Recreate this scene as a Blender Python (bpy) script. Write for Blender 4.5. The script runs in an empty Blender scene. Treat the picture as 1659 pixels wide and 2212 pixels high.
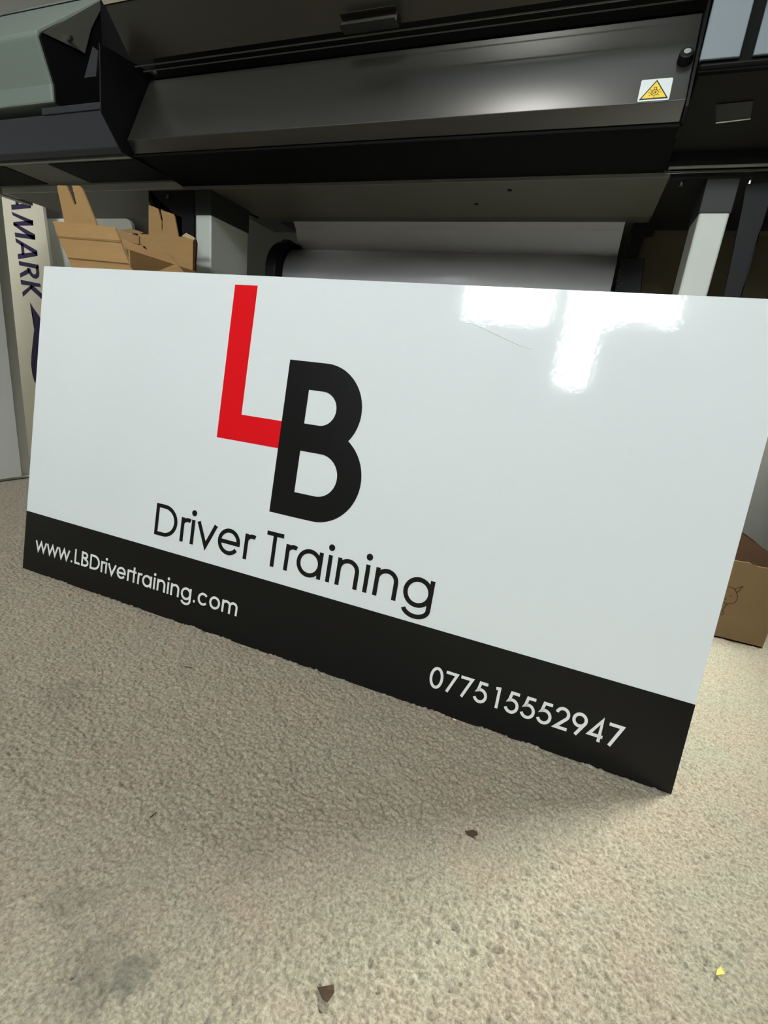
import bpy, bmesh, math, random
import numpy as np
from mathutils import Vector, Matrix
random.seed(7)
SC = bpy.context.scene
COL = SC.collection
PI = math.pi
R_ = math.radians

# ---------------------------------------------------------------- camera
CR = Vector((0.92579856, 0.36241673, 0.10747621))      # camera right in the room
CU = Vector((-0.19909421, 0.22579062, 0.95361422))     # camera up
CB = Vector((0.32133863, -0.90425257, 0.28119171))     # camera back
CP = Vector((1.0019722, -0.59707161, 0.47343458))
cam = bpy.data.cameras.new('camera'); cam.sensor_fit = 'HORIZONTAL'; cam.sensor_width = 36
cam.lens = 1019.0 / 1659 * 36; cam.clip_start = 0.02
co = bpy.data.objects.new('camera', cam); COL.objects.link(co)
co.matrix_world = Matrix(((CR.x, CU.x, CB.x, CP.x), (CR.y, CU.y, CB.y, CP.y), (CR.z, CU.z, CB.z, CP.z), (0, 0, 0, 1)))
SC.camera = co

def ray(px, py):
    return CR * ((px - 829.5) / 1019.0) - CU * ((py - 1106) / 1019.0) - CB
def at(px, py, Y):                       # the point of the upright plane y = Y a photo pixel looks at
    d = ray(px, py); return CP + d * ((Y - CP.y) / d.y)
def atx(px, py, X):
    d = ray(px, py); return CP + d * ((X - CP.x) / d.x)

# ---------------------------------------------------------------- helpers
def link(o, parent=None):
    COL.objects.link(o)
    if parent is not None: o.parent = parent
    return o
def tag(o, label=None, cat=None, group=None, kind=None):
    if label: o['label'] = label
    if cat: o['category'] = cat
    if group: o['group'] = group
    if kind: o['kind'] = kind
    return o
def empty(name, loc=(0, 0, 0), rot=(0, 0, 0)):
    o = bpy.data.objects.new(name, None); o.location = loc; o.rotation_euler = rot; o.empty_display_size = .05
    return link(o)
def obj(name, bm, mat, parent=None, smooth=False, inv=None):
    me = bpy.data.meshes.new(name)
    bmesh.ops.recalc_face_normals(bm, faces=bm.faces)
    bm.to_mesh(me); bm.free()
    if smooth:
        for p in me.polygons: p.use_smooth = True
    me.materials.append(mat)
    o = bpy.data.objects.new(name, me)
    link(o, parent)
    if parent is not None and inv is None:
        pass
    return o
def BM(): return bmesh.new()
def box(bm, a, b, bev=0.0):
    x0, y0, z0 = a; x1, y1, z1 = b
    vs = [bm.verts.new(p) for p in ((x0,y0,z0),(x1,y0,z0),(x1,y1,z0),(x0,y1,z0),(x0,y0,z1),(x1,y0,z1),(x1,y1,z1),(x0,y1,z1))]
    fs = [bm.faces.new([vs[i] for i in f]) for f in ((0,3,2,1),(4,5,6,7),(0,1,5,4),(1,2,6,5),(2,3,7,6),(3,0,4,7))]
    if bev:
        es = list({e for f in fs for e in f.edges})
        bmesh.ops.bevel(bm, geom=es, offset=bev, segments=2, affect='EDGES', profile=.5)
    return bm
def prism_x(bm, prof, x0, x1):           # prof: (y, z) outline swept along x
    a = [bm.verts.new((x0, y, z)) for y, z in prof]; b = [bm.verts.new((x1, y, z)) for y, z in prof]
    n = len(prof); bm.faces.new(a); bm.faces.new(b[::-1])
    for i in range(n): bm.faces.new((a[i], b[i], b[(i+1) % n], a[(i+1) % n]))
    return bm
def prism(bm, pts, off):                 # 3-D outline moved along off
    off = Vector(off)
    a = [bm.verts.new(Vector(p)) for p in pts]; b = [bm.verts.new(Vector(p) + off) for p in pts]
    n = len(pts); bm.faces.new(a); bm.faces.new(b[::-1])
    for i in range(n): bm.faces.new((a[i], b[i], b[(i+1) % n], a[(i+1) % n]))
    bmesh.ops.triangulate(bm, faces=[f for f in bm.faces if len(f.verts) > 4], ngon_method='EAR_CLIP')
    return bm
def cyl(bm, p0, p1, r, n=24, r2=None):
    p0 = Vector(p0); p1 = Vector(p1); d = (p1 - p0); L = d.length; d.normalize()
    q = Vector((0, 0, 1)).rotation_difference(d).to_matrix().to_4x4()
    bmesh.ops.create_cone(bm, cap_ends=True, segments=n, radius1=r, radius2=r if r2 is None else r2, depth=L,
                          matrix=Matrix.Translation((p0 + p1) / 2) @ q)
    return bm
def tube(bm, pts, r, n=6):
    pts = [Vector(p) for p in pts]
    for a, b in zip(pts[:-1], pts[1:]): cyl(bm, a, b, r, n)
    return bm
def bevel_mod(o, w, seg=2):
    m = o.modifiers.new('bevel', 'BEVEL'); m.width = w; m.segments = seg; m.limit_method = 'ANGLE'; m.angle_limit = R_(35)
    return o

# ---------------------------------------------------------------- materials
def lin(c): return tuple((v / 255 / 12.92) if v / 255 <= .04045 else ((v / 255 + .055) / 1.055) ** 2.4 for v in c)
def mat(name, c, rough=.5, metal=0.0, spec=.5, bump=0.0, bscale=200.0, var=0.0, vscale=20.0, coat=0.0, coat_rough=.1, emit=None, es=0.0, srgb=True, stretch=None):
    m = bpy.data.materials.new(name); m.use_nodes = True
    nt = m.node_tree; b = nt.nodes['Principled BSDF']
    cc = lin(c) if srgb else c
    b.inputs['Base Color'].default_value = (*cc, 1); b.inputs['Roughness'].default_value = rough
    b.inputs['Metallic'].default_value = metal; b.inputs['Specular IOR Level'].default_value = spec
    b.inputs['Coat Weight'].default_value = coat; b.inputs['Coat Roughness'].default_value = coat_rough
    tc = nt.nodes.new('ShaderNodeTexCoord')
    src = tc.outputs['Object']
    if stretch:
        mp = nt.nodes.new('ShaderNodeMapping'); mp.inputs['Scale'].default_value = stretch
        nt.links.new(src, mp.inputs['Vector']); src = mp.outputs['Vector']
    if var:
        nz = nt.nodes.new('ShaderNodeTexNoise'); nz.inputs['Scale'].default_value = vscale; nz.inputs['Detail'].default_value = 5
        nt.links.new(src, nz.inputs['Vector'])
        mx = nt.nodes.new('ShaderNodeMix'); mx.data_type = 'RGBA'
        mx.inputs['A'].default_value = (*[v * (1 - var) for v in cc], 1); mx.inputs['B'].default_value = (*[min(1, v * (1 + var)) for v in cc], 1)
        nt.links.new(nz.outputs['Fac'], mx.inputs['Factor']); nt.links.new(mx.outputs['Result'], b.inputs['Base Color'])
    if bump:
        nb = nt.nodes.new('ShaderNodeTexNoise'); nb.inputs['Scale'].default_value = bscale; nb.inputs['Detail'].default_value = 3
        nt.links.new(src, nb.inputs['Vector'])
        bp = nt.nodes.new('ShaderNodeBump'); bp.inputs['Strength'].default_value = 1; bp.inputs['Distance'].default_value = bump
        nt.links.new(nb.outputs['Fac'], bp.inputs['Height']); nt.links.new(bp.outputs['Normal'], b.inputs['Normal'])
    if emit:
        b.inputs['Emission Color'].default_value = (*emit, 1); b.inputs['Emission Strength'].default_value = es
    return m

M = {}
M['sign_white'] = mat('gloss_white_panel', (226, 231, 231), rough=.07, spec=.42, bump=.00006, bscale=140)
M['vinyl_black'] = mat('black_vinyl', (19, 19, 18), rough=.36, spec=.25, bump=.00002, bscale=260)
M['vinyl_red'] = mat('red_vinyl', (224, 16, 26), rough=.3, spec=.4, bump=.00002, bscale=260)
M['vinyl_white'] = mat('white_vinyl_letters', (236, 236, 234), rough=.3)
M['satin_black'] = mat('satin_black_powder_coat', (32, 31, 27), rough=.3, spec=1.0)
M['cover_dark'] = mat('dark_tinted_cover', (38, 36, 29), rough=.3, spec=.5, var=.08)
M['matt_black'] = mat('matt_black_metal', (9, 9, 10), rough=.55, spec=.25)
M['deep_black'] = mat('black_inner_metal', (6, 6, 6), rough=.7, spec=.12)
M['dark_grey'] = mat('charcoal_plastic', (44, 45, 48), rough=.5, spec=.35, bump=.00005, bscale=900)
M['cover_grey'] = mat('grey_green_moulded_cover', (112, 122, 114), rough=.45, spec=.4, bump=.00004, bscale=700)
M['blue_grey'] = mat('blue_grey_painted_panel', (106, 117, 122), rough=.45, spec=.4, bump=.00004, bscale=700)
M['frame_grey'] = mat('light_grey_painted_steel', (150, 154, 146), rough=.42, spec=.5, var=.04)
M['leg_paint'] = mat('silver_white_painted_leg', (196, 199, 190), rough=.4, spec=.5, var=.03)
M['tray'] = mat('zinc_grey_sheet', (92, 92, 84), rough=.5, spec=.4, var=.05)
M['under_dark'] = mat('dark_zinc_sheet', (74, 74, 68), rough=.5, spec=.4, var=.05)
M['brown_dark'] = mat('dark_brown_shade_stand_in', (84, 76, 62), rough=.7, spec=.2, var=.15, vscale=6)
M['leg_shade'] = mat('painted_leg_shade', (44, 45, 42), rough=.55, spec=.3)
M['chrome'] = mat('chrome_steel', (200, 200, 195), rough=.18, metal=1.0)
M['steel_line'] = mat('steel_rail', (120, 120, 114), rough=.4, metal=.2)
M['paper'] = mat('white_media', (205, 202, 206), rough=.32, spec=.5)
M['card'] = mat('brown_corrugated_cardboard', (160, 127, 84), rough=.85, spec=.15, var=.10, vscale=30, bump=.0003, bscale=60, stretch=(1, 1, 5))
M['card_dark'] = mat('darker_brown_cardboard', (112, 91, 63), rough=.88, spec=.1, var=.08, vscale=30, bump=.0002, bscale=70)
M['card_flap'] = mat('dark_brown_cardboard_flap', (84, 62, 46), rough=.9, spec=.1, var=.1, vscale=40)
M['card_in'] = mat('brown_cardboard_inner', (150, 118, 80), rough=.88, spec=.1, var=.10, vscale=26, bump=.0002, bscale=80)
M['card_edge'] = mat('torn_cardboard_edge', (196, 176, 140), rough=.95, spec=.05, var=.15, vscale=200)
M['foam'] = mat('white_foam_board', (222, 223, 219), rough=.6, spec=.3, var=.02)
M['cream'] = mat('cream_board', (196, 190, 172), rough=.9, spec=.08, var=.04, vscale=8)
M['purple'] = mat('deep_purple_vinyl', (40, 30, 62), rough=.85, spec=.08)
M['wall'] = mat('grey_painted_wall', (98, 97, 92), rough=.9, spec=.2, bump=.0004, bscale=300, var=.03, vscale=6)
M['wall_low'] = mat('painted_wall_lower_part', (120, 116, 106), rough=.9, spec=.2, bump=.0004, bscale=300)
M['ceil'] = mat('white_ceiling', (150, 150, 146), rough=.95, spec=.1)
M['skirt'] = mat('white_gloss_skirting', (215, 214, 208), rough=.4)
M['label_white'] = mat('white_label', (222, 228, 226), rough=.35)
M['label_yellow'] = mat('warning_yellow', (238, 206, 66), rough=.4)
M['ink'] = mat('black_ink', (22, 20, 18), rough=.6)
M['pencil'] = mat('brown_pen_line', (62, 40, 24), rough=.9, spec=.05)
M['debris'] = mat('brown_leaf_scrap', (66, 48, 32), rough=.9, var=.3, vscale=300)
M['debris_y'] = mat('yellow_plastic_scrap', (215, 205, 90), rough=.5)
M['lint'] = mat('dark_lint', (46, 34, 30), rough=.9)
M['led'] = mat('lit_ceiling_diffuser', (240, 240, 235), rough=.5, emit=(1, .98, .92), es=9)
M['pane'] = mat('bright_window_pane', (240, 244, 248), rough=.3, emit=(.90, .97, 1.0), es=5)
M['window_frame'] = mat('dark_window_frame', (60, 60, 62), rough=.6)
M['head_silhouette'] = mat('dark_silhouette', (40, 40, 42), rough=.9)

# carpet
def carpet_mat():
    m = bpy.data.materials.new('beige_cut_pile_carpet'); m.use_nodes = True
    nt = m.node_tree; b = nt.nodes['Principled BSDF']; L = nt.links.new
    b.inputs['Roughness'].default_value = .95; b.inputs['Specular IOR Level'].default_value = .08
    b.inputs['Sheen Weight'].default_value = .12; b.inputs['Sheen Roughness'].default_value = .6
    tc = nt.nodes.new('ShaderNodeTexCoord')
    def noise(scale, det=3, rough=.5, dist=0.0):
        n = nt.nodes.new('ShaderNodeTexNoise'); n.inputs['Scale'].default_value = scale; n.inputs['Detail'].default_value = det
        n.inputs['Roughness'].default_value = rough; n.inputs['Distortion'].default_value = dist
        L(tc.outputs['Object'], n.inputs['Vector']); return n
    def ramp(src, e0, c0, e1, c1):
        r = nt.nodes.new('ShaderNodeValToRGB'); r.color_ramp.elements[0].position = e0; r.color_ramp.elements[0].color = (*lin(c0), 1)
        r.color_ramp.elements[1].position = e1; r.color_ramp.elements[1].color = (*lin(c1), 1); L(src, r.inputs['Fac']); return r
    fine = ramp(noise(330, 4, .65).outputs['Fac'], .25, (128, 118, 102), .75, (224, 214, 198))
    blot = ramp(noise(9, 3, .6, .6).outputs['Fac'], .35, (205, 204, 195), .65, (211, 201, 193))
    mul = nt.nodes.new('ShaderNodeMix'); mul.data_type = 'RGBA'; mul.blend_type = 'MULTIPLY'; mul.inputs['Factor'].default_value = 1
    L(fine.outputs['Color'], mul.inputs['A']); L(blot.outputs['Color'], mul.inputs['B'])
    bright = nt.nodes.new('ShaderNodeMix'); bright.data_type = 'RGBA'; bright.blend_type = 'MULTIPLY'; bright.inputs['Factor'].default_value = 1
    bright.inputs['B'].default_value = (1.17, 1.21, 1.22, 1); bright.clamp_result = False
    L(mul.outputs['Result'], bright.inputs['A'])
    # worn dark smudges
    cur = bright.outputs['Result']
    for (x, y, r, s) in ((.742, -.428, .045, .42), (.692, -.395, .03, .30), (.435, -.222, .05, .16), (.765, -.415, .02, .4), (.70, -.288, .02, .15), (.79, -.30, .03, .12)):
        vm = nt.nodes.new('ShaderNodeVectorMath'); vm.operation = 'DISTANCE'; vm.inputs[1].default_value = (x, y, 0)
        L(tc.outputs['Object'], vm.inputs[0])
        nn = noise(28, 3, .6); ad = nt.nodes.new('ShaderNodeMath'); ad.operation = 'MULTIPLY_ADD'; ad.inputs[1].default_value = .09; L(nn.outputs['Fac'], ad.inputs[0]); L(vm.outputs['Value'], ad.inputs[2])
        mr = nt.nodes.new('ShaderNodeMapRange'); mr.interpolation_type = 'SMOOTHSTEP'; mr.inputs['From Min'].default_value = r * .3 + .04; mr.inputs['From Max'].default_value = r + .045
        mr.inputs['To Min'].default_value = s; mr.inputs['To Max'].default_value = 0; L(ad.outputs[0], mr.inputs['Value'])
        mx = nt.nodes.new('ShaderNodeMix'); mx.data_type = 'RGBA'; mx.inputs['B'].default_value = (.09, .09, .08, 1)
        L(mr.outputs['Result'], mx.inputs['Factor']); L(cur, mx.inputs['A']); cur = mx.outputs['Result']
    L(cur, b.inputs['Base Color'])
    v = nt.nodes.new('ShaderNodeTexVoronoi'); v.inputs['Scale'].default_value = 230; L(tc.outputs['Object'], v.inputs['Vector'])
    bp1 = nt.nodes.new('ShaderNodeBump'); bp1.inputs['Distance'].default_value = .0014; bp1.inputs['Strength'].default_value = .5; bp1.invert = True; L(v.outputs['Distance'], bp1.inputs['Height'])
    bp = nt.nodes.new('ShaderNodeBump'); bp.inputs['Distance'].default_value = .0011; bp.inputs['Strength'].default_value = .8
    L(noise(1100, 3, .7).outputs['Fac'], bp.inputs['Height']); L(bp1.outputs['Normal'], bp.inputs['Normal']); L(bp.outputs['Normal'], b.inputs['Normal'])
    return m
M['carpet'] = carpet_mat()

# ---------------------------------------------------------------- carpet floor with real tufts
RX0, RX1, RY0, RY1, RZ = -2.4, 1.66, -3.2, .80, 2.62
def axis(segs):
    out = [segs[0][0]]
    for a, b, s in segs:
        n = max(1, int(round((b - a) / s))); out += list(np.linspace(a, b, n + 1)[1:])
    return np.array(out)
xs = axis([(RX0, -.95, .25), (-.95, 0.1, .0019), (.1, RX1, .0014)])
ys = axis([(RY0, -.8, .3), (-.8, -.54, .02), (-.54, .10, .0014), (.10, .75, .0036), (.75, RY1, .02)])
XX, YY = np.meshgrid(xs, ys, indexing='ij')
rng = np.random.default_rng(3)
def vnoise(x, y, s, seed):
    r = np.random.default_rng(seed).random((256, 256)); u = x / s; v = y / s
    i = np.floor(u).astype(int); j = np.floor(v).astype(int); fu = u - i; fv = v - j
    fu = fu * fu * (3 - 2 * fu); fv = fv * fv * (3 - 2 * fv)
    g = lambda a, b: r[a % 256, b % 256]
    return (g(i, j) * (1 - fu) + g(i + 1, j) * fu) * (1 - fv) + (g(i, j + 1) * (1 - fu) + g(i + 1, j + 1) * fu) * fv
def tufts(x, y, s, seed, elong=1.5):
    rg = np.random.default_rng(seed); N = 512
    jx, jy, hh, aa = rg.random((N, N)), rg.random((N, N)), rg.random((N, N)), rg.random((N, N)) * PI
    ci = np.floor(x / s).astype(int); cj = np.floor(y / s).astype(int); best = np.full(x.shape, -9.0)
    for di in (-1, 0, 1):
        for dj in (-1, 0, 1):
            a = (ci + di) % N; b = (cj + dj) % N
            dx = x - (ci + di + .1 + .8 * jx[a, b]) * s; dy = y - (cj + dj + .1 + .8 * jy[a, b]) * s
            ca, sa = np.cos(aa[a, b]), np.sin(aa[a, b])
            p = (dx * ca + dy * sa) / elong; q = -dx * sa + dy * ca
            h = .45 * hh[a, b] - (p * p + q * q) / (s * s) * 1.6
            best = np.maximum(best, h)
    return np.clip(best, -1.0, 1)
wx = XX + .0016 * (vnoise(XX, YY, .004, 11) - .5); wy = YY + .0016 * (vnoise(XX, YY, .004, 12) - .5)
Z = .0048 * tufts(wx, wy, .0058, 5, 1.7) + .0012 * (vnoise(XX, YY, .0021, 6) - .5)
Z += .0030 * (vnoise(XX, YY, .035, 8) - .5) + .0030 * (vnoise(XX + .5 * YY, YY - .4 * XX, .014, 9) - .5) * vnoise(XX, YY, .09, 10)
# the board's foot presses the pile down
press = np.exp(-((YY - .0) / .006) ** 2) * ((XX > -.005) & (XX < 1.225)); Z -= .0012 * press
fade = 1.0
nx, ny = len(xs), len(ys)
verts = np.stack([XX, YY, Z], -1).reshape(-1, 3).astype(np.float32)
idx = np.arange(nx * ny).reshape(nx, ny)
quads = np.stack([idx[:-1, :-1], idx[1:, :-1], idx[1:, 1:], idx[:-1, 1:]], -1).reshape(-1, 4)
# drop the dense cells the board hides or the frame never sees: keep the mesh light
me = bpy.data.meshes.new('floor')
me.vertices.add(len(verts)); me.vertices.foreach_set('co', verts.ravel())
me.loops.add(quads.size); me.loops.foreach_set('vertex_index', quads.ravel().astype(np.int32))
me.polygons.add(len(quads)); me.polygons.foreach_set('loop_start', np.arange(0, quads.size, 4, dtype=np.int32))
me.polygons.foreach_set('use_smooth', np.ones(len(quads), bool))
me.update(calc_edges=True); me.materials.append(M['carpet'])
fl = bpy.data.objects.new('floor', me); link(fl); tag(fl, kind='structure')
del XX, YY, Z, verts, quads, wx, wy, press

# ---------------------------------------------------------------- room
def structure(name, bm, m, parent=None):
    o = obj(name, bm, m, parent)
    if parent is None: o['kind'] = 'structure'
    return o
structure('ceiling', box(BM(), (RX0, RY0, RZ), (RX1, RY1, RZ + .05)), M['ceil'])
structure('wall_back', box(BM(), (RX0 - .1, RY1, -.05), (RX1 + .1, RY1 + .1, RZ)), M['wall'])
structure('wall_left', box(BM(), (RX0 - .1, RY0, -.05), (RX0, RY1, RZ)), M['wall'])
structure('wall_right', box(BM(), (RX1, RY0, -.05), (RX1 + .1, RY1, RZ)), M['wall'])
structure('wall_front', box(BM(), (RX0 - .1, RY0 - .1, -.05), (RX1 + .1, RY0, RZ)), M['wall'])
# bright window high in the wall behind the photographer
def window(name, rects, loc=(0, RY0, 0), rz=0, es=None):
    w = empty(name, loc, (0, 0, rz)); w['kind'] = 'structure'
    pm = M['pane']
    if es:
        pm = pm.copy(); pm.node_tree.nodes['Principled BSDF'].inputs['Emission Strength'].default_value = es
        if rz: pm.node_tree.nodes['Principled BSDF'].inputs['Emission Color'].default_value = (.95, 1, .92, 1)
    bm = BM()
    for x0, x1, z0, z1 in rects:
        t = .035
        for a, b in (((x0-t, 0, z0-t), (x1+t, .03, z0)), ((x0-t, 0, z1), (x1+t, .03, z1+t)), ((x0-t, 0, z0), (x0, .03, z1)), ((x1, 0, z0), (x1+t, .03, z1))): box(bm, a, b)
    obj('window_frame', bm, M['window_frame'], w)
    for x0, x1, z0, z1 in rects:
        obj('pane', box(BM(), (x0, .004, z0), (x1, .010, z1)), pm, w)
    return w
window('window_1', [(0.0, .68, 2.16, 2.56)], es=56)
window('window_2', [(.86, 1.60, 1.66, 2.56)], es=56)
window('window_3', [(-.17, .15, .88, 1.24)], (RX1, .60, 0), PI / 2, es=310)
window('left_fill_light', [(-.30, .34, .55, 1.55)], (RX0, .36, 0), -PI / 2, es=12)  # added glowing fill pane, brightens the boards and underside at left
bm = BM(); prof = []
for k in range(0, 25):
    a = PI * k / 24; prof.append((1.36 + .30 * math.cos(a), 2.02 + .20 * math.sin(a)))
prof += [(1.06, 1.3), (1.66, 1.3)]
prof = [(min(x, 1.645), z) for x, z in prof]
prism(bm, [(x, RY0 + .05, z) for x, z in prof], (0, .03, 0))
c = obj('head_silhouette', bm, M['head_silhouette']); tag(c, 'added dark silhouette for the head behind the camera, notching the window reflection', 'head_silhouette')  # added out of view, shapes the window reflection like a head before it

def ceiling_lamp(x, y, w, d, es, label):
    t = empty('ceiling_light', (x, y, RZ)); tag(t, label, 'ceiling light')
    bm = BM(); k = .02
    for a, b in (((-w/2-k, -d/2-k, -.012), (w/2+k, -d/2, 0)), ((-w/2-k, d/2, -.012), (w/2+k, d/2+k, 0)), ((-w/2-k, -d/2, -.012), (-w/2, d/2, 0)), ((w/2, -d/2, -.012), (w/2+k, d/2, 0))): box(bm, a, b)
    obj('frame', bm, M['skirt'], t)
    m = M['led'].copy(); m.node_tree.nodes['Principled BSDF'].inputs['Emission Strength'].default_value = es
    obj('diffuser', box(BM(), (-w/2, -d/2, -.008), (w/2, d/2, -.004)), m, t)
    return t
ceiling_lamp(.60, -.50, .24, .7, 22, 'narrow lit ceiling panel straight above the white sign')
ceiling_lamp(-.7, -1.1, 1.2, .6, 2, 'added long fill panel on the ceiling over the middle of the room')  # added unseen fill lamp for the sign and carpet

# ---------------------------------------------------------------- the sign
SW, SH = 1.22, .61
sign = empty('sign_board', (0, 0, -.001), (R_(80.5), 0, 0))
tag(sign, 'large glossy white driver training sign with red L and black B, leaning upright', 'sign')
bm = BM(); box(bm, (0, 0, -.003), (SW, SH, 0))
bevel_mod(obj('panel', bm, M['sign_white'], sign), .0004)
obj('base_strip', box(BM(), (0, 0, 0), (SW, .1238, .0003)), M['vinyl_black'], sign)
T = .0004
# big letters
def loops_mesh(loops, z0, z1):
    cu = bpy.data.curves.new('c', 'CURVE'); cu.dimensions = '2D'; cu.fill_mode = 'BOTH'; cu.extrude = (z1 - z0) / 2
    for lp in loops:
        s = cu.splines.new('POLY'); s.points.add(len(lp) - 1)
        for p, (x, y) in zip(s.points, lp): p.co = (x, y, 0, 1)
        s.use_cyclic_u = True
    o = bpy.data.objects.new('c', cu); COL.objects.link(o)
    me = bpy.data.meshes.new_from_object(o); bpy.data.objects.remove(o)
    me.transform(Matrix.Translation((0, 0, (z0 + z1) / 2)))
    return me
def mesh_obj(name, me, m, parent):
    me.materials.clear(); me.materials.append(m)
    o = bpy.data.objects.new(name, me); return link(o, parent)
def arc(cx, cy, rx, ry, a0, a1, n=40):
    return [(cx + rx * math.cos(R_(a0 + (a1 - a0) * k / n)), cy + ry * math.sin(R_(a0 + (a1 - a0) * k / n))) for k in range(n + 1)]
def Dshape(x0, cx, cy, r): return [(x0, cy - r)] + arc(cx, cy, r, r, -90, 90) + [(x0, cy + r)]
mesh_obj('letter_l', loops_mesh([[(.4535, .344), (.5775, .344), (.5775, .388), (.4975, .388), (.4975, .5945), (.4535, .5945)]], 0, T), M['vinyl_red'], sign)['label'] = 'tall red capital L'
me1 = loops_mesh([Dshape(.5760, .643, .4163, .0690), Dshape(.6170, .643, .4163, .0264)], 0, T + .00015)
me2 = loops_mesh([Dshape(.5760, .6550, .3130, .0740), Dshape(.6170, .6545, .3130, .0336)], 0, T + .0001)
bm = BM(); bm.from_mesh(me1); bm.from_mesh(me2)
me = bpy.data.meshes.new('letter_b'); bm.to_mesh(me); bm.free()
mesh_obj('letter_b', me, M['vinyl_black'], sign)['label'] = 'bold black capital B overlapping the foot of the red L'

# geometric sans lettering drawn from strokes
def ribbon(pts, w, closed=False):
    P = [Vector(p) for p in pts]; n = len(P); Lf, Rt = [], []
    for i in range(n):
        if closed: a, b = P[i] - P[i-1], P[(i+1) % n] - P[i]
        else:
            a = P[i] - P[i-1] if i else P[1] - P[0]; b = P[i+1] - P[i] if i < n-1 else P[i] - P[i-1]
        a = a.normalized(); b = b.normalized(); na = Vector((-a.y, a.x)); nb = Vector((-b.y, b.x))
        m = (na + nb); m = m.normalized() if m.length > 1e-6 else na
        k = min(2.6, 1 / max(.2, m.dot(na))); Lf.append(P[i] + m * w/2 * k); Rt.append(P[i] - m * w/2 * k)
    return Lf, Rt
class Pen:
    def __init__(s): s.bm = BM(); s.k = 0
    def stroke(s, pts, w, closed, f):
        L, Rr = ribbon(pts, w, closed); s.k += 1; z = T + (s.k % 7) * .00002; n = len(L)
        q = lambda v, zz: s.bm.verts.new((*f(v.x, v.y), zz))
        lt = [q(v, z) for v in L]; rt = [q(v, z) for v in Rr]; lb = [q(v, .0001) for v in L]; rb = [q(v, .0001) for v in Rr]
        for i in range(n if closed else n - 1):
            j = (i + 1) % n
            s.bm.faces.new((rt[i], rt[j], lt[j], lt[i])); s.bm.faces.new((lt[i], lt[j], lb[j], lb[i])); s.bm.faces.new((rb[i], rb[j], rt[j], rt[i]))
        if not closed:
            s.bm.faces.new((lt[0], lb[0], rb[0], rt[0])); s.bm.faces.new((rt[-1], rb[-1], lb[-1], lt[-1]))
    def dot(s, x, y, r, f):
        s.k += 1; z = T + (s.k % 7) * .00002
        a = arc(x, y, r, r, 0, 345, 23)
        t = [s.bm.verts.new((*f(*p), z)) for p in a]; b = [s.bm.verts.new((*f(*p), .0001)) for p in a]; s.bm.faces.new(t)
        for i in range(24): s.bm.faces.new((t[i], b[i], b[(i+1) % 24], t[(i+1) % 24]))
ADV = dict(zip('airvegntcomwDTLB. ', (.683,.200,.301,.554,.650,.673,.610,.339,.647,.655,.938,.831,.744,.426,.462,.575,.277,.277)))
for d_ in '0123456789': ADV[d_] = .554
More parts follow.
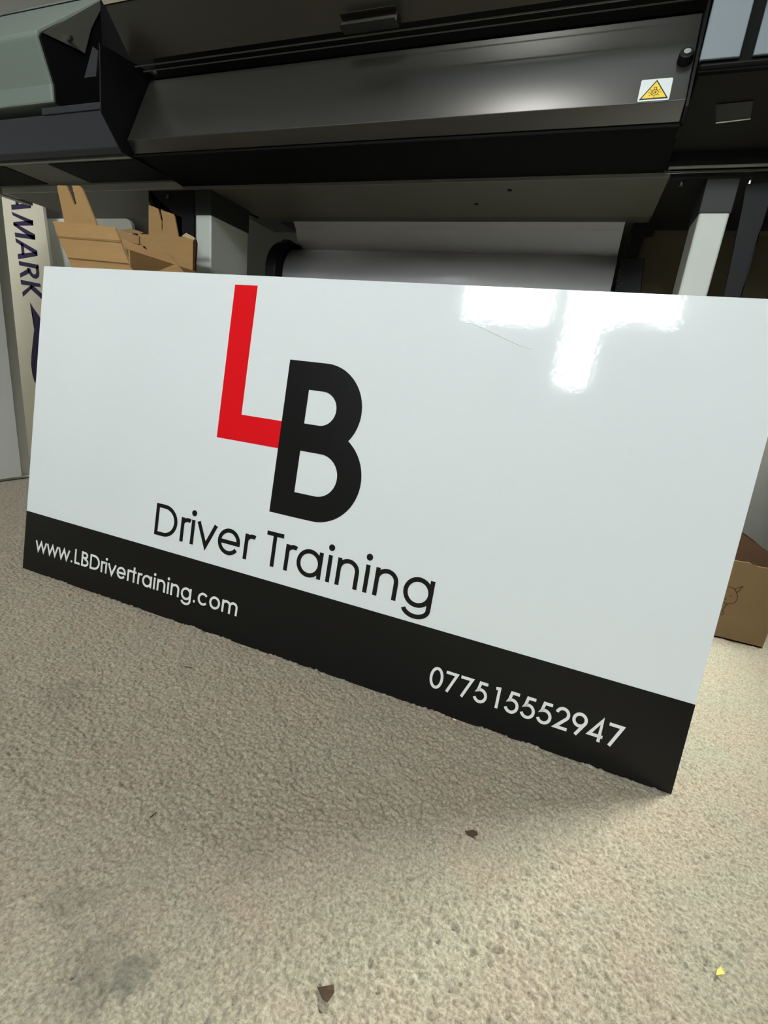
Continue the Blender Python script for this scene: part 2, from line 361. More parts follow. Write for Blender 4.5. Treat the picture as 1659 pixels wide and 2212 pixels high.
def glyph(ch, w):
    xh = .545; rc = (.570 - w) / 2; h = w / 2; S = []; D = []
    ring = lambda cx: S.append((arc(cx, .272, rc, rc, 0, 354, 59), True))
    if ch in 'ag':
        ring(.06 + rc + h - .01); x = .06 + 2 * rc + h - .005
        if ch == 'a': S.append(([(x, 0), (x, xh)], False))
        else: S.append(([(x, xh), (x, -.02)] + arc(x - rc, -.02, rc, .165, 0, -164, 30)[1:], False))
    elif ch == 'o': ring(.327)
    elif ch == 'c': S.append((arc(.335, .272, rc, rc, 40, 320), False))
    elif ch == 'e':
        S.append((arc(.325, .272, rc, rc, 3, 325), False)); S.append(([(.325 - rc, .262), (.325 + rc + h, .262)], False))
    elif ch == 'r': S.append(([(.112, 0), (.112, xh)], False)); S.append((arc(.255, xh - .155, .143, .155 - h + .008, 180, 62, 20), False))
    elif ch == 'i': S.append(([(.10, 0), (.10, xh)], False)); D.append((.10, .695, .066))
    elif ch == 'n':
        S.append(([(.11, 0), (.11, xh)], False)); S.append(([(.50, 0)] + arc(.305, .33, .195, .22 - h + .008, 0, 180, 30), False))
    elif ch == 'm':
        S.append(([(.11, 0), (.11, xh)], False))
        for cx in (.29, .65): S.append(([(cx + .18, 0)] + arc(cx, .34, .18, .21 - h + .008, 0, 180, 26), False))
    elif ch == 'v': S.append(([(.045, xh), (.277, .045), (.509, xh)], False))
    elif ch == 'w': S.append(([(.045, xh), (.225, .06), (.415, xh - .05), (.605, .06), (.785, xh)], False))
    elif ch == 't': S.append(([(.17, 0), (.17, .72)], False)); S.append(([(.035, xh - h), (.305, xh - h)], False))
    elif ch == '.': D.append((.138, .052, .056))
    elif ch == 'D': S.append(([(.12, h), (.33, h)] + arc(.33, .36, .33, .36 - h, -90, 90, 40)[1:] + [(.12, .72 - h)], False)); S.append(([(.12, 0), (.12, .72)], False))
    elif ch == 'B':
        S.append(([(.12, 0), (.12, .72)], False)); S.append(([(.12, .72 - h), (.28, .72 - h)] + arc(.28, .545, .155, .175 - h, 90, -90, 24)[1:] + [(.12, .37 + h)], False))
        S.append(([(.12, .37 + h), (.29, .37 + h)] + arc(.29, .205, .205, .205 - h, 90, -90, 24)[1:] + [(.12, h)], False))
    elif ch == 'L': S.append(([(.11, .72), (.11, h), (.43, h)], False))
    elif ch == 'T': S.append(([(.213, 0), (.213, .72)], False)); S.append(([(.012, .72 - h), (.414, .72 - h)], False))
    elif ch == '0': S.append((arc(.277, .36, .205, .335, 0, 354, 59), True))
    elif ch == '7': S.append(([(.05, .72 - h), (.455, .72 - h), (.17, 0)], False))
    elif ch == '5': S.append(([(.475, .72 - h), (.215, .72 - h), (.165, .42)] + arc(.262, .235, .20, .205, 122, -158, 40), False))
    elif ch == '1': S.append(([(.20, .665), (.335, .685), (.335, 0)], False)) if False else S.append(([(.21, .70 - h), (.33, .72 - h), (.33, 0)], False))
    elif ch == '2': S.append((arc(.275, .50, .185, .185, 172, -38, 34) + [(.115, h), (.50, h)], False))
    elif ch == '9': S.append((arc(.277, .495, .19, .19, 0, 354, 59), True)); S.append(([(.445, .41), (.215, 0)], False))
    elif ch == '4': S.append(([(.39, 0), (.39, .69), (.07, .18), (.49, .18)], False))
    return S, D
def write(name, text, x0, x1, base, cap, w, m, parent, space=0.0, only=(0, 99)):
    # lay out in em, then fit so that the ink runs from x0 to x1
    pos = []; x = 0
    for ch in text: pos.append(x); x += ADV[ch] + space
    lo = min(min(p[0] for p in st[0]) for st in glyph(text[0], w)[0]) + pos[0] - w / 2
    S, D = glyph(text[-1], w); hi = max(max(p[0] for p in st[0]) for st in S) + pos[-1] + w / 2
    sx = (x1 - x0) / (hi - lo); sy = cap / .72
    pen = Pen()
    for ch, px in list(zip(text, pos))[only[0]:only[1]]:
        f = lambda u, v, px=px: (x0 + (px + u - lo) * sx, base + v * sy)
        S, D = glyph(ch, w)
        for pts, closed in S: pen.stroke(pts, w, closed, f)
        for (u, v, r) in D: pen.dot(u, v, r, f)
    return obj(name, pen.bm, m, parent)
write('lettering', 'Driver Training', .3405, .8705, .1490, .0585, .087, M['vinyl_black'], sign, only=(0, 6))['label'] = 'black word Driver'
write('lettering', 'Driver Training', .3405, .8705, .1490, .0585, .087, M['vinyl_black'], sign, only=(7, 15))['label'] = 'black word Training'
write('lettering', 'www.LBDrivertraining.com', .0340, .5400, .0462, .0295, .102, M['vinyl_white'], sign)['label'] = 'white web address on the black strip'
write('lettering', '077515552947', .8880, 1.1515, .0365, .0315, .100, M['vinyl_white'], sign)['label'] = 'white telephone number on the black strip'
for o in list(sign.children):
    if o.name.startswith('lettering'): o.location.z = .0003
# scratches and chipped specks near the top edge
def sgn(px, py):   # board coordinates of a spot on its face
    n = Vector((0, -math.cos(R_(9.5)), math.sin(R_(9.5)))); d = ray(px, py); P = CP - d * (CP.dot(n) / d.dot(n))
    return P.x, P.z / math.cos(R_(9.5))
bm = BM()
tube(bm, [(*sgn(*p), .0001) for p in ((1005, 695), (1022, 698), (1045, 708), (1072, 721), (1098, 733), (1122, 744), (1140, 750), (1152, 751))], .0005, 5)
obj('scratch', bm, M['label_white'], sign); bm = BM()
tube(bm, [(*sgn(*p), .0001) for p in ((1193, 800), (1210, 808), (1226, 816))], .0003, 5)
obj('scratch', bm, M['label_white'], sign)

# ---------------------------------------------------------------- wide-format printer
pr = empty('large_format_printer', (0, .45, 0))
tag(pr, 'wide-format printer with satin black front cover on pale legs, standing behind the leaning sign', 'printer')
def part(name, bm, m, parent=pr, label=None, smooth=False, bev=0.0):
    o = obj(name, bm, m, parent, smooth)
    if parent is pr or parent.parent is pr:
        pass
    o.matrix_parent_inverse = parent.matrix_world.inverted() if parent.type != 'MESH' else Matrix.Identity(4)
    if parent is pr: o.matrix_parent_inverse = Matrix.Translation((0, -.45, 0))
    if label: o['label'] = label
    if bev: bevel_mod(o, bev)
    return o
XL, XR = .10, 1.061           # left and right end of the front opening
XE0, XE1 = -.51, 1.34         # ends of the machine
# satin cover that slopes back, with turned lip
lip = [(.228, .833), (.2115, .850), (.271, .974), (.300, .990), (.300, .986), (.2745, .9705), (.216, .849), (.229, .8345)]
part('heater_cover', prism_x(BM(), lip, XL + .004, XR), M['satin_black'], bev=.0015, label='wide satin black sloping cover')
part('side_plate', prism_x(BM(), [(.165, .978), (.161, .874), (.203, .826), (.36, .826), (.36, 1.0)], XL - .003, XL), M['matt_black'], bev=.0006, label='thin black end plate with cut corner')
part('side_plate', prism_x(BM(), [(.262, 1.02), (.215, .845), (.222, .832), (.36, .826), (.36, 1.05)], XR + .001, XR + .005), M['matt_black'], bev=.0006)
part('underside_panel', prism_x(BM(), [(.230, .829), (.240, .832), (.36, .823), (.36, .86), (.230, .86)], XL, XR + .004), M['deep_black'], label='black underside below the sloping cover')
# rails above the cover
part('guide_rail', prism_x(BM(), [(.239, .9805), (.241, .9805), (.241, .982), (.239, .982)], XL, XR), M['steel_line'])
part('guide_rail', prism_x(BM(), [(.259, .983), (.2605, .983), (.2605, .9843), (.259, .9843)], XL, XR), M['steel_line'])
part('rail_housing', box(BM(), (XL, .285, .985), (XR + .01, .33, 1.30)), M['deep_black'])
# tinted front cover above
cvp = [(.228, .983), (.178, 1.034), (.178, 1.20), (.183, 1.20), (.183, 1.036), (.232, .986)]
fc = part('front_cover', prism_x(BM(), cvp, XL + .005, 1.085), M['cover_dark'], label='dark olive tinted front cover')
hd = BM()
prism_x(hd, [(.199, .988), (.199, .9868), (.209, .9868), (.209, .9752), (.201, .9752), (.201, .974), (.222, .974), (.222, .988)], .556, .648)
def cp(px, py, Y): return at(px, py, Y)
h = part('cover_handle', hd, M['cover_dark'], fc); h.matrix_parent_inverse = Matrix.Identity(4)
bevel_mod(h, .0008)
part('cover_trim', prism_x(BM(), [(.165, 1.046), (.176, 1.038), (.176, 1.10), (.165, 1.10)], XL + .002, XL + .22), M['cream'], label='pale trim strip along the cover')
# dark body of the machine above and behind
part('body', box(BM(), (XL + .02, .33, .8265), (XE1, .69, 1.45)), M['deep_black'], label='black inner body')
part('rear_light_block', box(BM(), (XL + .02, .69, .875), (XE1, .79, 1.40)), M['deep_black'])  # added hidden block, keeps side window light off the back wall
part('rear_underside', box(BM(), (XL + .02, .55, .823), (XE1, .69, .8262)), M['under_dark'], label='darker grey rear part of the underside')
part('end_light_block', box(BM(), (XE1 - .004, .37, .60), (XE1, .69, .8265)), M['matt_black'])  # added out-of-view plate, blocks side window light from the panel below
part('rear_shade_panel', box(BM(), (.985, .683, .60), (XE1, .689, .823)), M['brown_dark'], label='added dark brown panel for the shaded background behind the right leg')  # added sheet, its dark colour stands in for shade under the printer
# grey underside sheet of the frame with holes
tray = part('frame_tray', box(BM(), (XE0 + .02, .361, .818), (1.075, .548, .823)), M['tray'], label='grey underside sheet')
for (px, py) in ((1101, 411), (1029, 441)):
    ho = BM(); d = ray(px, py); P = CP + d * ((.8178 - CP.z) / d.z); cyl(ho, (P.x, P.y, .8172), (P.x, P.y, .8185), .0042, 20)
    o = part('hole', ho, M['deep_black'], tray); o.matrix_parent_inverse = Matrix.Identity(4)
sm = BM(); cyl(sm, (.136, .366, .8165), (.168, .545, .8165), .0022, 8)
part('cable', sm, M['deep_black'])
part('tray_lip', box(BM(), (XL - .03, .3595, .8175), (1.075, .362, .826)), M['steel_line'])
# left frame beam
part('frame_beam', box(BM(), (XE0, .358, .8185), (.10, .40, .855)), M['frame_grey'], bev=.0012, label='pale grey frame beam below the left end')
part('beam_end_cap', box(BM(), (XE0 - .022, .352, .816), (XE0, .44, .86)), M['frame_grey'], bev=.001)
part('beam_hole', box(BM(), (XE0 - .016, .3515, .830), (XE0 - .008, .3525, .846)), M['deep_black'])
# dark block and moulded cover at the left end
part('left_body', prism_x(BM(), [(.232, .838), (.222, .845), (.216, .905), (.235, .916), (.36, .916), (.36, .838)], XE0, XL - .004), M['dark_grey'], bev=.002, label='charcoal front block at the left end')
part('left_ledge', box(BM(), (-.13, .214, .906), (XL - .004, .25, .9185)), M['dark_grey'], bev=.002)
part('left_underside', box(BM(), (XE0, .24, .832), (XL - .004, .36, .838)), M['tray'])
part('vent_opening', box(BM(), (-.165, .245, .8305), (XL - .004, .345, .8318)), M['deep_black'])
part('vent_opening', box(BM(), (-.50, .245, .8305), (-.31, .345, .8318)), M['deep_black'])
cov = [(.218, .928), (.218, .934), (.2175, .959), (.194, 1.026), (.197, 1.036), (.333, 1.163), (.50, 1.30), (.50, .928)]
lc = part('left_cover', prism_x(BM(), cov, XE0 - .03, -.1005), M['cover_grey'], bev=.004, label='grey-green moulded cover at the left end')
part('left_cover_end', prism_x(BM(), [(.222, .929), (.222, .959), (.199, 1.026), (.203, 1.034), (.335, 1.160), (.495, 1.29), (.495, .929)], -.1005, -.096), M['matt_black'], label='black end plate of the left cover')
part('left_cover_cheek', prism_x(BM(), [(.204, 1.034), (.278, 1.047), (.292, 1.048), (.31, 1.10), (.345, 1.165), (.333, 1.160)], -.101, -.094), M['tray'], label='grey inner cheek')
s1 = BM(); P = atx(146, 84, -.095); cyl(s1, (-.095, P.y, P.z), (-.083, P.y, P.z), .004, 12)
part('screw', s1, M['chrome'])
part('seam', box(BM(), (XE0 - .02, .4035, 1.2185), (-.101, .4065, 1.2235)), M['deep_black'])
# small acrylic catch between the covers
bm = BM(); prism(bm, [at(200, 100, .24), at(182, 168, .24), at(207, 165, .24), at(212, 110, .24)], (0, .003, 0)); part('catch', bm, M['dark_grey'])
part('left_gap', box(BM(), (-.094, .335, .916), (XL, .36, 1.4)), M['deep_black'])
# screws / knob / sticker on the cover
def on_cover(px, py):      # a spot on the sloping cover
    a = Vector((0, .2115, .850)); b = Vector((0, .271, .974)); dv = (b - a); n = Vector((0, -dv.z, dv.y)).normalized()
    d = ray(px, py); return CP + d * ((a - CP).dot(n) / d.dot(n)), n, dv.normalized()
for (px, py, r, ch) in ((292, 240, .004, True), (322, 160, .0028, False), (337, 159, .0028, False)):
    P, n, u = on_cover(px, py); b_ = BM(); cyl(b_, P, P + n * .004, r, 14); part('screw', b_, M['chrome'] if ch else M['steel_line'])
P, n, u = on_cover(1479, 132)
b_ = BM(); cyl(b_, P, P + n * .011, .0095, 28, .0085); k = part('knob', b_, M['matt_black'], bev=.0015, label='black knob with bright centre screw')
b_ = BM(); cyl(b_, P + n * .0105, P + n * .0122, .0042, 18); o = part('knob_screw', b_, M['chrome'], k); o.matrix_parent_inverse = Matrix.Identity(4)
P0, n, u = on_cover(1376, 221); P1, _, _ = on_cover(1444, 219); 
Hh = ((on_cover(1386, 173)[0]) - P0).length * .98; Wd = (P1 - P0).length
ex = Vector((1, 0, 0))
def lab(x, y, z=0): return P0 + ex * (x * Wd) + u * (y * Hh) + n * z
def rrect(r=.05, asp=1.4):
    pts = []
    for cx, cy, a in ((1 - r, r * asp, -90), (1 - r, 1 - r * asp, 0), (r, 1 - r * asp, 90), (r, r * asp, 180)):
        for k in range(5): t_ = R_(a + 22.5 * k); pts.append((cx + r * math.cos(t_), cy + r * asp * math.sin(t_)))
    return pts
b_ = BM(); prism(b_, [lab(x, y, .0002) for x, y in rrect()], n * .0003)
wl = part('warning_label', b_, M['label_white'], label='white label with a yellow ultraviolet warning triangle')
def sub(name, bm_, m):
    o = part(name, bm_, m, wl); o.matrix_parent_inverse = Matrix.Identity(4); return o
tri = lambda s: [(.5 + (x - .5) * s, .40 + (y - .40) * s) for x, y in ((.04, .07), (.96, .07), (.5, .95))]
b_ = BM(); prism(b_, [lab(x, y, .0005) for x, y in tri(1)], n * .0002); sub('triangle_border', b_, M['ink'])
b_ = BM(); prism(b_, [lab(x, y, .0007) for x, y in tri(.84)], n * .0002); sub('triangle', b_, M['label_yellow'])
b_ = BM(); asp = Wd / Hh
L3 = lambda pts: [lab(x, y, .0009) for x, y in pts]
tube(b_, L3([(.5 + .115 * math.cos(t_ * PI / 12), .36 + .115 * asp * math.sin(t_ * PI / 12)) for t_ in range(25)]), .00045, 5)
tube(b_, L3([(.46, .36 + .12 * asp), (.46, .60), (.54, .60), (.54, .36 + .12 * asp)]), .0004, 5)
for a in (0, 40, 140, 180, 220, 270, 320):
    c_, s_ = math.cos(R_(a)), math.sin(R_(a)); tube(b_, L3([(.5 + .15 * c_, .36 + .15 * asp * s_), (.5 + .21 * c_, .36 + .21 * asp * s_)]), .00035, 5)
tube(b_, L3([(.44, .42), (.44, .34), (.46, .31), (.48, .31), (.495, .34), (.495, .42)]), .0004, 5)
tube(b_, L3([(.515, .42), (.535, .31), (.555, .42)]), .0004, 5)
sub('pictogram', b_, M['ink'])
# right end: blue-grey panels over a black housing
hz = at(1566, 125, .20).z
for (a, b) in ((1512, 1598), (1625, 1740)):
    xa, xb = at(a, 125, .20).x, at(b, 122, .20).x
    part('side_panel', box(BM(), (xa, .200, hz), (xb, .204, 1.25)), M['blue_grey'], bev=.001, label='blue-grey front panel')
part('panel_gap', box(BM(), (XR + .006, .206, hz - .01), (XE1, .32, 1.25)), M['deep_black'])
hp = [(.204, hz - .001), (.198, hz - .006), (.352, .831), (.36, .829), (.36, hz)]
rh = part('right_housing', prism_x(BM(), [(.204, hz - .001), (.200, hz - .006), (.335, .838), (.345, .829), (.36, .829), (.36, hz)], XR + .006, XE1), M['matt_black'], bev=.002, label='black housing at the right end')
def on_house(px, py):
    a = Vector((0, .200, hz - .006)); b = Vector((0, .335, .838)); dv = (b - a); n = Vector((0, dv.z, -dv.y)).normalized()
    d = ray(px, py); return CP + d * ((a - CP).dot(n) / d.dot(n)), n
q = [on_house(*p)[0] for p in ((1547, 224), (1628, 216), (1622, 252), (1547, 262))]; n = on_house(1550, 240)[1]
b_ = BM(); prism(b_, [p + n * .0004 for p in q], n * .0012); o = part('recessed_grip', b_, M['dark_grey'], rh); o.matrix_parent_inverse = Matrix.Identity(4)
b_ = BM(); tube(b_, [on_house(1547, 262)[0] + n * .002, on_house(1622, 253)[0] + n * .002], .0011, 8)
o = part('grip_edge', b_, M['chrome'], rh); o.matrix_parent_inverse = Matrix.Identity(4)
part('edge_strip', box(BM(), (1.068, .354, .8195), (XE1, .361, .8225)), M['chrome'], label='bright steel strip under the right housing')
part('edge_bezel', box(BM(), (1.070, .346, .825), (XE1, .3535, .8285)), M['frame_grey'])
part('right_underside', box(BM(), (1.075, .362, .815), (XE1, .62, .823)), M['matt_black'])
# bolts under the right end and left bracket
for (px, py) in ((1473, 393), (1621, 389), (362, 424), (350, 456)):
    d = ray(px, py); zz = .814
    P = CP + d * ((zz - CP.z) / d.z) if px > 1000 else at(px, py, .364)
    b_ = BM(); cyl(b_, (P.x, P.y, P.z - .006), (P.x, P.y, P.z + .003), .0035, 14); part('bolt', b_, M['chrome'])
# legs
for k, (x0, x1) in enumerate(((.130, .173), (1.130, 1.172))):
    y1 = .50 if k == 0 else .44
    lg = part('leg', box(BM(), (x0, .366, .035), (x1, y1, .8175)), M['leg_paint'], bev=.003, label='pale painted steel leg')
    part('leg_top_shade', box(BM(), (x0 - .0012, .3645, .768), (x1 + .0012, y1 + .001, .8178)), M['leg_shade'], bev=.001, label='printer shade put in as a dark sleeve round the leg top')  # dark sleeve stands in for the shade the printer casts here
    part('foot', box(BM(), (x0 - .012, .31, .0), (x1 + .012, .76, .035)), M['frame_grey'], bev=.004)
part('leg_hole', cyl(BM(), (.155, .3655, .806), (.155, .3665, .806), .004, 14), M['deep_black'])
lb = [(.321, .414)]
for nm, pts, Y in (('bracket', [(321, 409), (321, 433), (327, 446), (375, 462), (393, 469), (393, 640), (419, 640), (419, 409)], .366),
                   ('bracket', [(1612, 398), (1605, 440), (1560, 660), (1596, 660), (1640, 456), (1662, 432), (1700, 390)], .372)):
    b_ = BM(); prism(b_, [at(*p, Y) for p in pts], (0, .004, 0)); part(nm, b_, M['matt_black'], label='black steel bracket beside the leg')
# right-hand roll support
b_ = BM(); prism(b_, [at(*p, .60) for p in ((1374, 455), (1412, 455), (1376, 560), (1352, 560))], (0, .012, 0)); prism(b_, [at(*p, .605) for p in ((1400, 455), (1428, 455), (1411, 508), (1392, 510))], (0, .012, 0))
part('roll_arm', b_, M['matt_black'])
b_ = BM(); prism(b_, [at(*p, .585) for p in ((1338, 556), (1393, 557), (1382, 660), (1322, 660))], (0, .05, 0))
ra = part('roll_holder', b_, M['matt_black'], bev=.002, label='black roll holder block')
b_ = BM(); prism(b_, [at(*p, .59) for p in ((1351, 523), (1358, 523), (1356, 558), (1349, 558))], (0, .006, 0)); part('holder_lever', b_, M['matt_black'])
b_ = BM(); random.seed(4)
for (px, py) in ((1336, 592), (1340, 598), (1334, 606), (1342, 612), (1336, 618), (1346, 575), (1340, 585)):
    P = at(px, py, .584); box(b_, (P.x - .002, .5835, P.z - .0008), (P.x + .002, .585, P.z + .0008))
o = part('holder_marks', b_, M['dark_grey'], ra); o.matrix_parent_inverse = Matrix.Identity(4)
# left roll flange (black, with clamp)
b_ = BM(); cyl(b_, (.205, .610, .690), (.238, .610, .690), .086, 40); cyl(b_, (.19, .61, .69), (.205, .61, .69), .06, 32)
part('roll_flange', b_, M['matt_black'], smooth=False, bev=.004)
b_ = BM(); prism(b_, [at(*p, .60) for p in ((602, 545), (603, 524), (612, 516), (624, 517), (630, 527), (640, 526), (646, 536), (640, 542), (622, 548))], (0, .03, 0))
part('flange_clamp', b_, M['matt_black'], bev=.002)
b_ = BM(); prism(b_, [at(*p, .60) for p in ((578, 462), (632, 462), (634, 498))], (0, .003, 0)); part('corner_gusset', b_, M['dark_grey'])

# media roll with its web running up into the printer
roll = empty('media_roll', (.24, .63, .69)); tag(roll, 'wide white media roll on a black holder hung under the printer', 'media roll')
b_ = BM(); cyl(b_, (0, 0, 0), (.791, 0, 0), .0745, 96); o = obj('roll', b_, M['paper'], roll)
for p in o.data.polygons: p.use_smooth = len(p.vertices) == 4
b_ = BM(); prof = []
ro = [(0.0, 0.0)]
ptsy = [(-.004, .076), (-.020, .12), (-.044, .142), (-.050, .20)]
prism_x(b_, [(y, z) for y, z in ptsy] + [(y + .0008, z) for y, z in ptsy[::-1]], 0.0, .791)
obj('media_web', b_, M['paper'], roll)
b_ = BM(); cyl(b_, (-.05, 0, 0), (.85, 0, 0), .02, 24); obj('core', b_, M['matt_black'], roll)

# ---------------------------------------------------------------- cardboard carton behind the sign (left)
ct = empty('cardboard_carton', (.10, .20, 0)); tag(ct, 'tall open brown cardboard carton with slotted flaps standing behind the sign, by the left leg', 'cardboard box')
def cpart(name, bm, m, label=None, bev=0):
    o = obj(name, bm, m, ct); o.matrix_parent_inverse = Matrix.Translation((-.10, -.20, 0))
    if label: o['label'] = label
    if bev: bevel_mod(o, bev)
    return o
def rough(pts, amp=.0012, n=5, seed=1, edges=None):
    r = random.Random(seed); out = []; N = len(pts)
    for i in range(N):
        a = Vector(pts[i]); b = Vector(pts[(i+1) % N]); out.append(a)
        if edges is None or i in edges:
            for k in range(1, n):
                out.append(a.lerp(b, k / n) + Vector((r.uniform(-amp, amp), 0, r.uniform(-amp, amp))))
    return out
bx = BM()
for a, b in (((-.0, .115, 0), (.204, .118, .60)), ((0, .282, 0), (.204, .285, .637)), ((0, .118, 0), (.003, .282, .60)), ((.201, .118, 0), (.204, .282, .637))): box(bx, a, b)
cpart('box_body', bx, M['card'])
P = lambda px, py, Y: tuple(at(px, py, Y))
b_ = BM(); prism(b_, rough([P(113, 478, .128), P(200, 484, .13), P(232, 492, .13), P(248, 491, .13), P(287, 590, .117), P(160, 590, .117), P(150, 566, .12), P(128, 520, .125)], .0012, 6, 3, {0, 1, 7}), (0, .0035, 0)); fl1 = cpart('flap', b_, M['card'], 'torn wide front flap')
b_ = BM()
for q in (((123, 403), (126, 400), (143, 401), (160, 441), (162, 484), (140, 484)), ((155.5, 401), (172, 401.5), (179, 411), (210, 487), (162, 484), (165, 441)), ((160, 441), (165, 441), (162, 484))):
    prism(b_, [P(*p, .137) for p in q], (0, .003, 0))
cpart('slotted_tab', b_, M['card'], 'slotted tab standing up on the left')
b_ = BM()
for p, q in (((122, 510), (263, 520)), ((146, 556), (278, 569))): tube(b_, [Vector(P(*p, .1215 if p[1] < 530 else .1175)) , Vector(P(*q, .1215 if p[1] < 530 else .1175))], .0009, 6)
tube(b_, [P(140, 481, .131), P(210, 486, .131)], .0008, 6)
cpart('crease', b_, M['card_in'])
b_ = BM(); prism(b_, rough([P(298, 505, .284), P(386, 511, .284), P(416, 517, .284), P(421, 522, .284), P(418, 592, .284), P(300, 592, .284)], .0007, 4, 9, {1, 2}), (0, .0035, 0)); cpart('back_flap', b_, M['card'])
b_ = BM()
for q in (((321, 443), (331, 446), (341.5, 451), (347.5, 475), (350, 510), (321, 508)), ((347, 453), (374, 462), (377, 468), (386, 514), (350, 510), (352, 476)), ((347.5, 475), (352, 476), (350, 510))):
    prism(b_, [P(*p, .289) for p in q], (0, .003, 0))
cpart('slotted_tab', b_, M['card'], 'shorter slotted tab at the back')
b_ = BM(); prism(b_, [P(262, 515, .20), P(300, 526, .21), P(350, 541, .24), P(366, 550, .24), P(398, 590, .22), P(290, 590, .14)], (0, .003, 0)); cpart('inner_flap', b_, M['card_in'])
b_ = BM(); prism(b_, [P(308, 532, .2075), P(312, 532, .2075), P(330, 554, .2165), P(327, 555, .216)], (0, .001, 0)); cpart('slot', b_, M['deep_black'])
b_ = BM(); prism(b_, [P(255, 497, .20), P(300, 510, .205), P(300, 527, .205), P(260, 519, .20)], (0, .003, 0)); cpart('inner_strip', b_, M['card_in'])
b_ = BM(); prism(b_, [P(256, 496, .30), P(285, 494, .30), P(310, 502, .30), P(302, 506, .30), P(272, 500, .30)], (0, .003, 0)); cpart('top_flap', b_, M['card_in'])
b_ = BM(); prism(b_, rough([P(391, 511, .30), P(402, 503, .30), P(420, 514, .30), P(419, 518, .30)], .001, 3, 4), (0, .003, 0)); cpart('torn_corner', b_, M['card_edge'])
b_ = BM(); prism(b_, rough([P(417, 520, .2835), P(422, 517, .2835), P(424, 525, .2835), P(420, 592, .2835), P(416, 592, .2835)], .0009, 7, 5, {2, 3}), (0, .004, 0)); cpart('dark_edge', b_, M['pencil'])

# ---------------------------------------------------------------- boards stored at the left
bd = obj('foam_board', box(BM(), (-.665, -.60, .012), (-.655, .421, .90)), M['foam']); bevel_mod(bd, .0008)
tag(bd, 'white foam sheet at far left edge, nearest of the boards stood on edge', 'board')
bd = obj('foam_board', box(BM(), (-.700, -.62, .0), (-.680, .466, .90)), M['foam']); bevel_mod(bd, .0008)
tag(bd, 'thicker white board on edge at far left, just behind the nearest white sheet', 'board')
b_ = BM(); cyl(b_, (-.668, .475, .006), (-.668, -.55, .006), .004, 8)
o = obj('cable', b_, M['foam']); tag(o, 'thin white cable lying along the foot of the white boards at far left', 'cable')
br = empty('printed_board', (-1.0, .70, 0)); tag(br, 'tall cream board with purple capitals reading downwards, at far left under the printer', 'board')
def bpart(name, o):
    o.parent = br; o.matrix_parent_inverse = Matrix.Translation((1.0, -.70, 0)); return o
xr_t, xr_b = at(92, 453, .7), at(108, 575, .7)
k = (xr_b.x - xr_t.x) / (xr_b.z - xr_t.z)
x_at = lambda z: xr_t.x + k * (z - xr_t.z)
b_ = BM(); prism(b_, [(-1.25, .702, 0), (x_at(0), .702, 0), (x_at(1.05), .702, 1.05), (-1.25, .702, 1.05)], (0, .010, 0))
bpart('board_panel', obj('board_panel', b_, M['cream']))
# lettering AMARK: traced upright strokes of a bold slanted face, turned a quarter
def letters():
    b = BM(); q = lambda *pts: prism(b, [at(x / 6.505, 320 + y / 6.505, .7015) for x, y in pts], (0, .0006, 0))
    q((155, 795), (435, 815), (435, 870), (165, 865), (157, 830)) if False else None
    # A (top, partly behind the beam)
    q((120, 640), (165, 650), (435, 775), (433, 812), (425, 830)); q((210, 690), (255, 700), (262, 800), (220, 800)); q((157, 796), (433, 772), (433, 842), (162, 866))
    # M
    q((160, 893), (462, 1020), (466, 1085), (180, 945)); q((185, 1040), (462, 1012), (466, 1088), (190, 1090)) ; q((190, 1085), (192, 1045), (490, 1212), (493, 1285), (466, 1285)); q((205, 1185), (490, 1228), (493, 1288), (215, 1248))
    # A
    q((215, 1262), (520, 1440), (524, 1510), (222, 1320)); q((290, 1330), (330, 1350), (345, 1500), (305, 1500)); q((247, 1487), (522, 1455), (526, 1515), (255, 1560))
    # R
    q((262, 1585), (540, 1640), (545, 1700), (268, 1645)); q((535, 1640), (552, 1760), (545, 1810), (510, 1838), (470, 1830), (425, 1790), (395, 1740), (375, 1680), (425, 1690), (440, 1740), (470, 1775), (500, 1770), (508, 1740), (500, 1680)); q((277, 1762), (400, 1690), (425, 1750), (285, 1820))
    # K
    q((287, 1848), (565, 1905), (572, 1955), (296, 1915)); q((312, 2025), (440, 1920), (470, 1950), (322, 2090)); q((430, 1925), (470, 1935), (700, 2150), (690, 2215), (425, 1975))
    return b
lt = bpart('lettering', obj('lettering', letters(), M['purple']))
Q = lambda x, y: at(x / 4.81, 600 + y / 4.81, .7015)
b_ = BM(); prism(b_, [Q(*p) for p in ((310, 255), (350, 320), (405, 395), (500, 600), (520, 900), (480, 1080), (430, 1150), (358, 1080), (335, 1000), (322, 900), (327, 790), (342, 650), (355, 540), (350, 440), (335, 350))], (0, .0006, 0))
bpart('swoosh', obj('swoosh', b_, M['purple']))
b_ = BM(); xs0 = at(100, 470, .9).x
cx, cz, rr = at(285, 476, .77).x - .03, at(250, 472, .77).z - .03, .03
pts = [(-1.5, .77, 0), (cx + rr, .77, 0)] + [(cx + rr * math.cos(a), .77, cz + rr * math.sin(a)) for a in np.linspace(0, PI / 2, 9)] + [(-1.5, .77, cz + rr)]
prism(b_, pts, (0, .012, 0)); o = obj('backing_board', b_, M['foam']); tag(o, 'pale grey board with rounded corner, seen past the carton flaps under the printer', 'board')

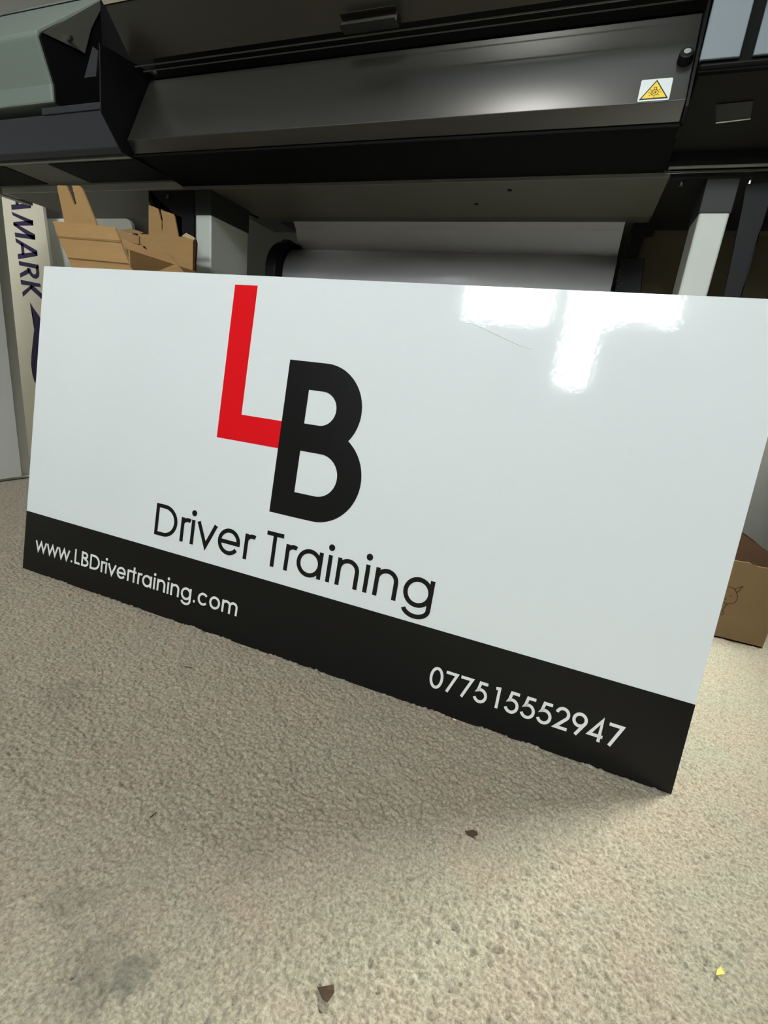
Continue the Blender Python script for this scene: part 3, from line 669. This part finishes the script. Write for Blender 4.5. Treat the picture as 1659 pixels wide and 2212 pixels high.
# ---------------------------------------------------------------- cardboard box at the right
bx = empty('cardboard_box', (1.43, .62, 0)); tag(bx, 'open brown cardboard box with pen doodle on the carpet right of the sign', 'cardboard box')
def rpart(name, bm, m, label=None):
    o = obj(name, bm, m, bx); o.matrix_parent_inverse = Matrix.Translation((-1.43, -.62, 0))
    if label: o['label'] = label
    return o
FY = .536; XRr = 1.482
b_ = BM()
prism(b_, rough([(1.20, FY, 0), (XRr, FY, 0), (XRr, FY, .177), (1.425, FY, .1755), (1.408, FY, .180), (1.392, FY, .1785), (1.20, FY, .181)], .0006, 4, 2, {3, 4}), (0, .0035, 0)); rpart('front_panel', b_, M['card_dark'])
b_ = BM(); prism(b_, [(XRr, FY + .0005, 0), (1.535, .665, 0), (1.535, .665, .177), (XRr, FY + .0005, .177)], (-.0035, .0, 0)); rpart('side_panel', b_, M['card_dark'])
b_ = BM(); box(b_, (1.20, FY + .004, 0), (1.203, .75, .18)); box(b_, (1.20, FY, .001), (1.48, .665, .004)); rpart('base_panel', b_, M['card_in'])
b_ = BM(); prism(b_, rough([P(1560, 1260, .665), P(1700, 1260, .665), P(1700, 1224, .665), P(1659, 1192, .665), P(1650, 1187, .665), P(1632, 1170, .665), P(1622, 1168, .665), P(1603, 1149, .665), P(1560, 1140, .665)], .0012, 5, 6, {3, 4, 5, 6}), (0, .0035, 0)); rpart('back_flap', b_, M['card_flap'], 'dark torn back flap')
# doodle
D = lambda x, y: Vector((at(1540 + x / 4.096, 880 + y / 4.096, FY - .0005)))
b_ = BM()
for ln in ([(120, 1590), (150, 1587), (185, 1600), (205, 1630), (218, 1665), (215, 1700), (190, 1730), (150, 1740), (115, 1735), (85, 1712)],
           [(190, 1612), (215, 1600), (268, 1582), (235, 1620), (210, 1640)], [(95, 1695), (112, 1700), (120, 1690)], [(150, 1665), (165, 1672)], [(152, 1672), (165, 1668)],
           [(125, 1740), (95, 1780), (82, 1800), (98, 1825), (70, 1838), (52, 1832)]):
    tube(b_, [D(*p) for p in ln], .0006, 5)
rpart('doodle', b_, M['pencil'], 'pen drawing of a small horned animal')

# ---------------------------------------------------------------- scraps on the carpet
def floor_pt(px, py):
    d = ray(px, py); return CP + d * ((.0015 - CP.z) / d.z)
def scrap(px, py, pts, m, label, cat, s=1.0):
    Pf = floor_pt(px, py); b = BM()
    prism(b, [(x * s, y * s, .001 + .0012 * math.sin(x * 400 + y * 300)) for x, y in pts], (0, 0, .0008))
    o = obj('scrap', b, m); o.location = (Pf.x, Pf.y, .001); tag(o, label, cat); return o
scrap(1018, 1800, [(-.007, -.002), (-.002, -.004), (.004, -.003), (.007, .0), (.006, .004), (.001, .003), (-.004, .001)], M['debris'], 'small brown flake on the carpet below the phone number, in the shade', 'scrap')
scrap(704, 2145, [(-.008, 0), (-.001, -.004), (.004, -.005), (.006, .003), (.003, .007), (0, .002)], M['debris'], 'brown leaf scrap on the carpet near the bottom edge of the picture', 'scrap')
scrap(1552, 2100, [(-.003, -.004), (.004, -.001), (.002, .004), (-.001, .001)], M['debris_y'], 'tiny yellow scrap on the bright carpet at lower right', 'scrap')
scrap(405, 1442, [(-.005, -.001), (.005, .0), (.006, .002), (-.003, .001)], M['lint'], 'dark lint flake on the carpet just below the web address', 'scrap', 1.1)
scrap(329, 1762, [(-.0006, -.002), (.0012, .002), (.0018, .0025), (.0004, -.002)], M['lint'], 'short dark thread on the carpet at centre left', 'scrap', 1.4)

# ---------------------------------------------------------------- world and view
w = bpy.data.worlds.new('world'); SC.world = w; w.use_nodes = True
w.node_tree.nodes['Background'].inputs['Color'].default_value = (.6, .65, .7, 1); w.node_tree.nodes['Background'].inputs['Strength'].default_value = .3
SC.view_settings.view_transform = 'Standard'; SC.view_settings.look = 'None'; SC.view_settings.gamma = 1
SC.view_settings.exposure = -0.06
try: SC.view_settings.use_curve_mapping = False
except Exception: pass
SC.cycles.max_bounces = 8; SC.cycles.diffuse_bounces = 5; SC.cycles.sample_clamp_indirect = 6
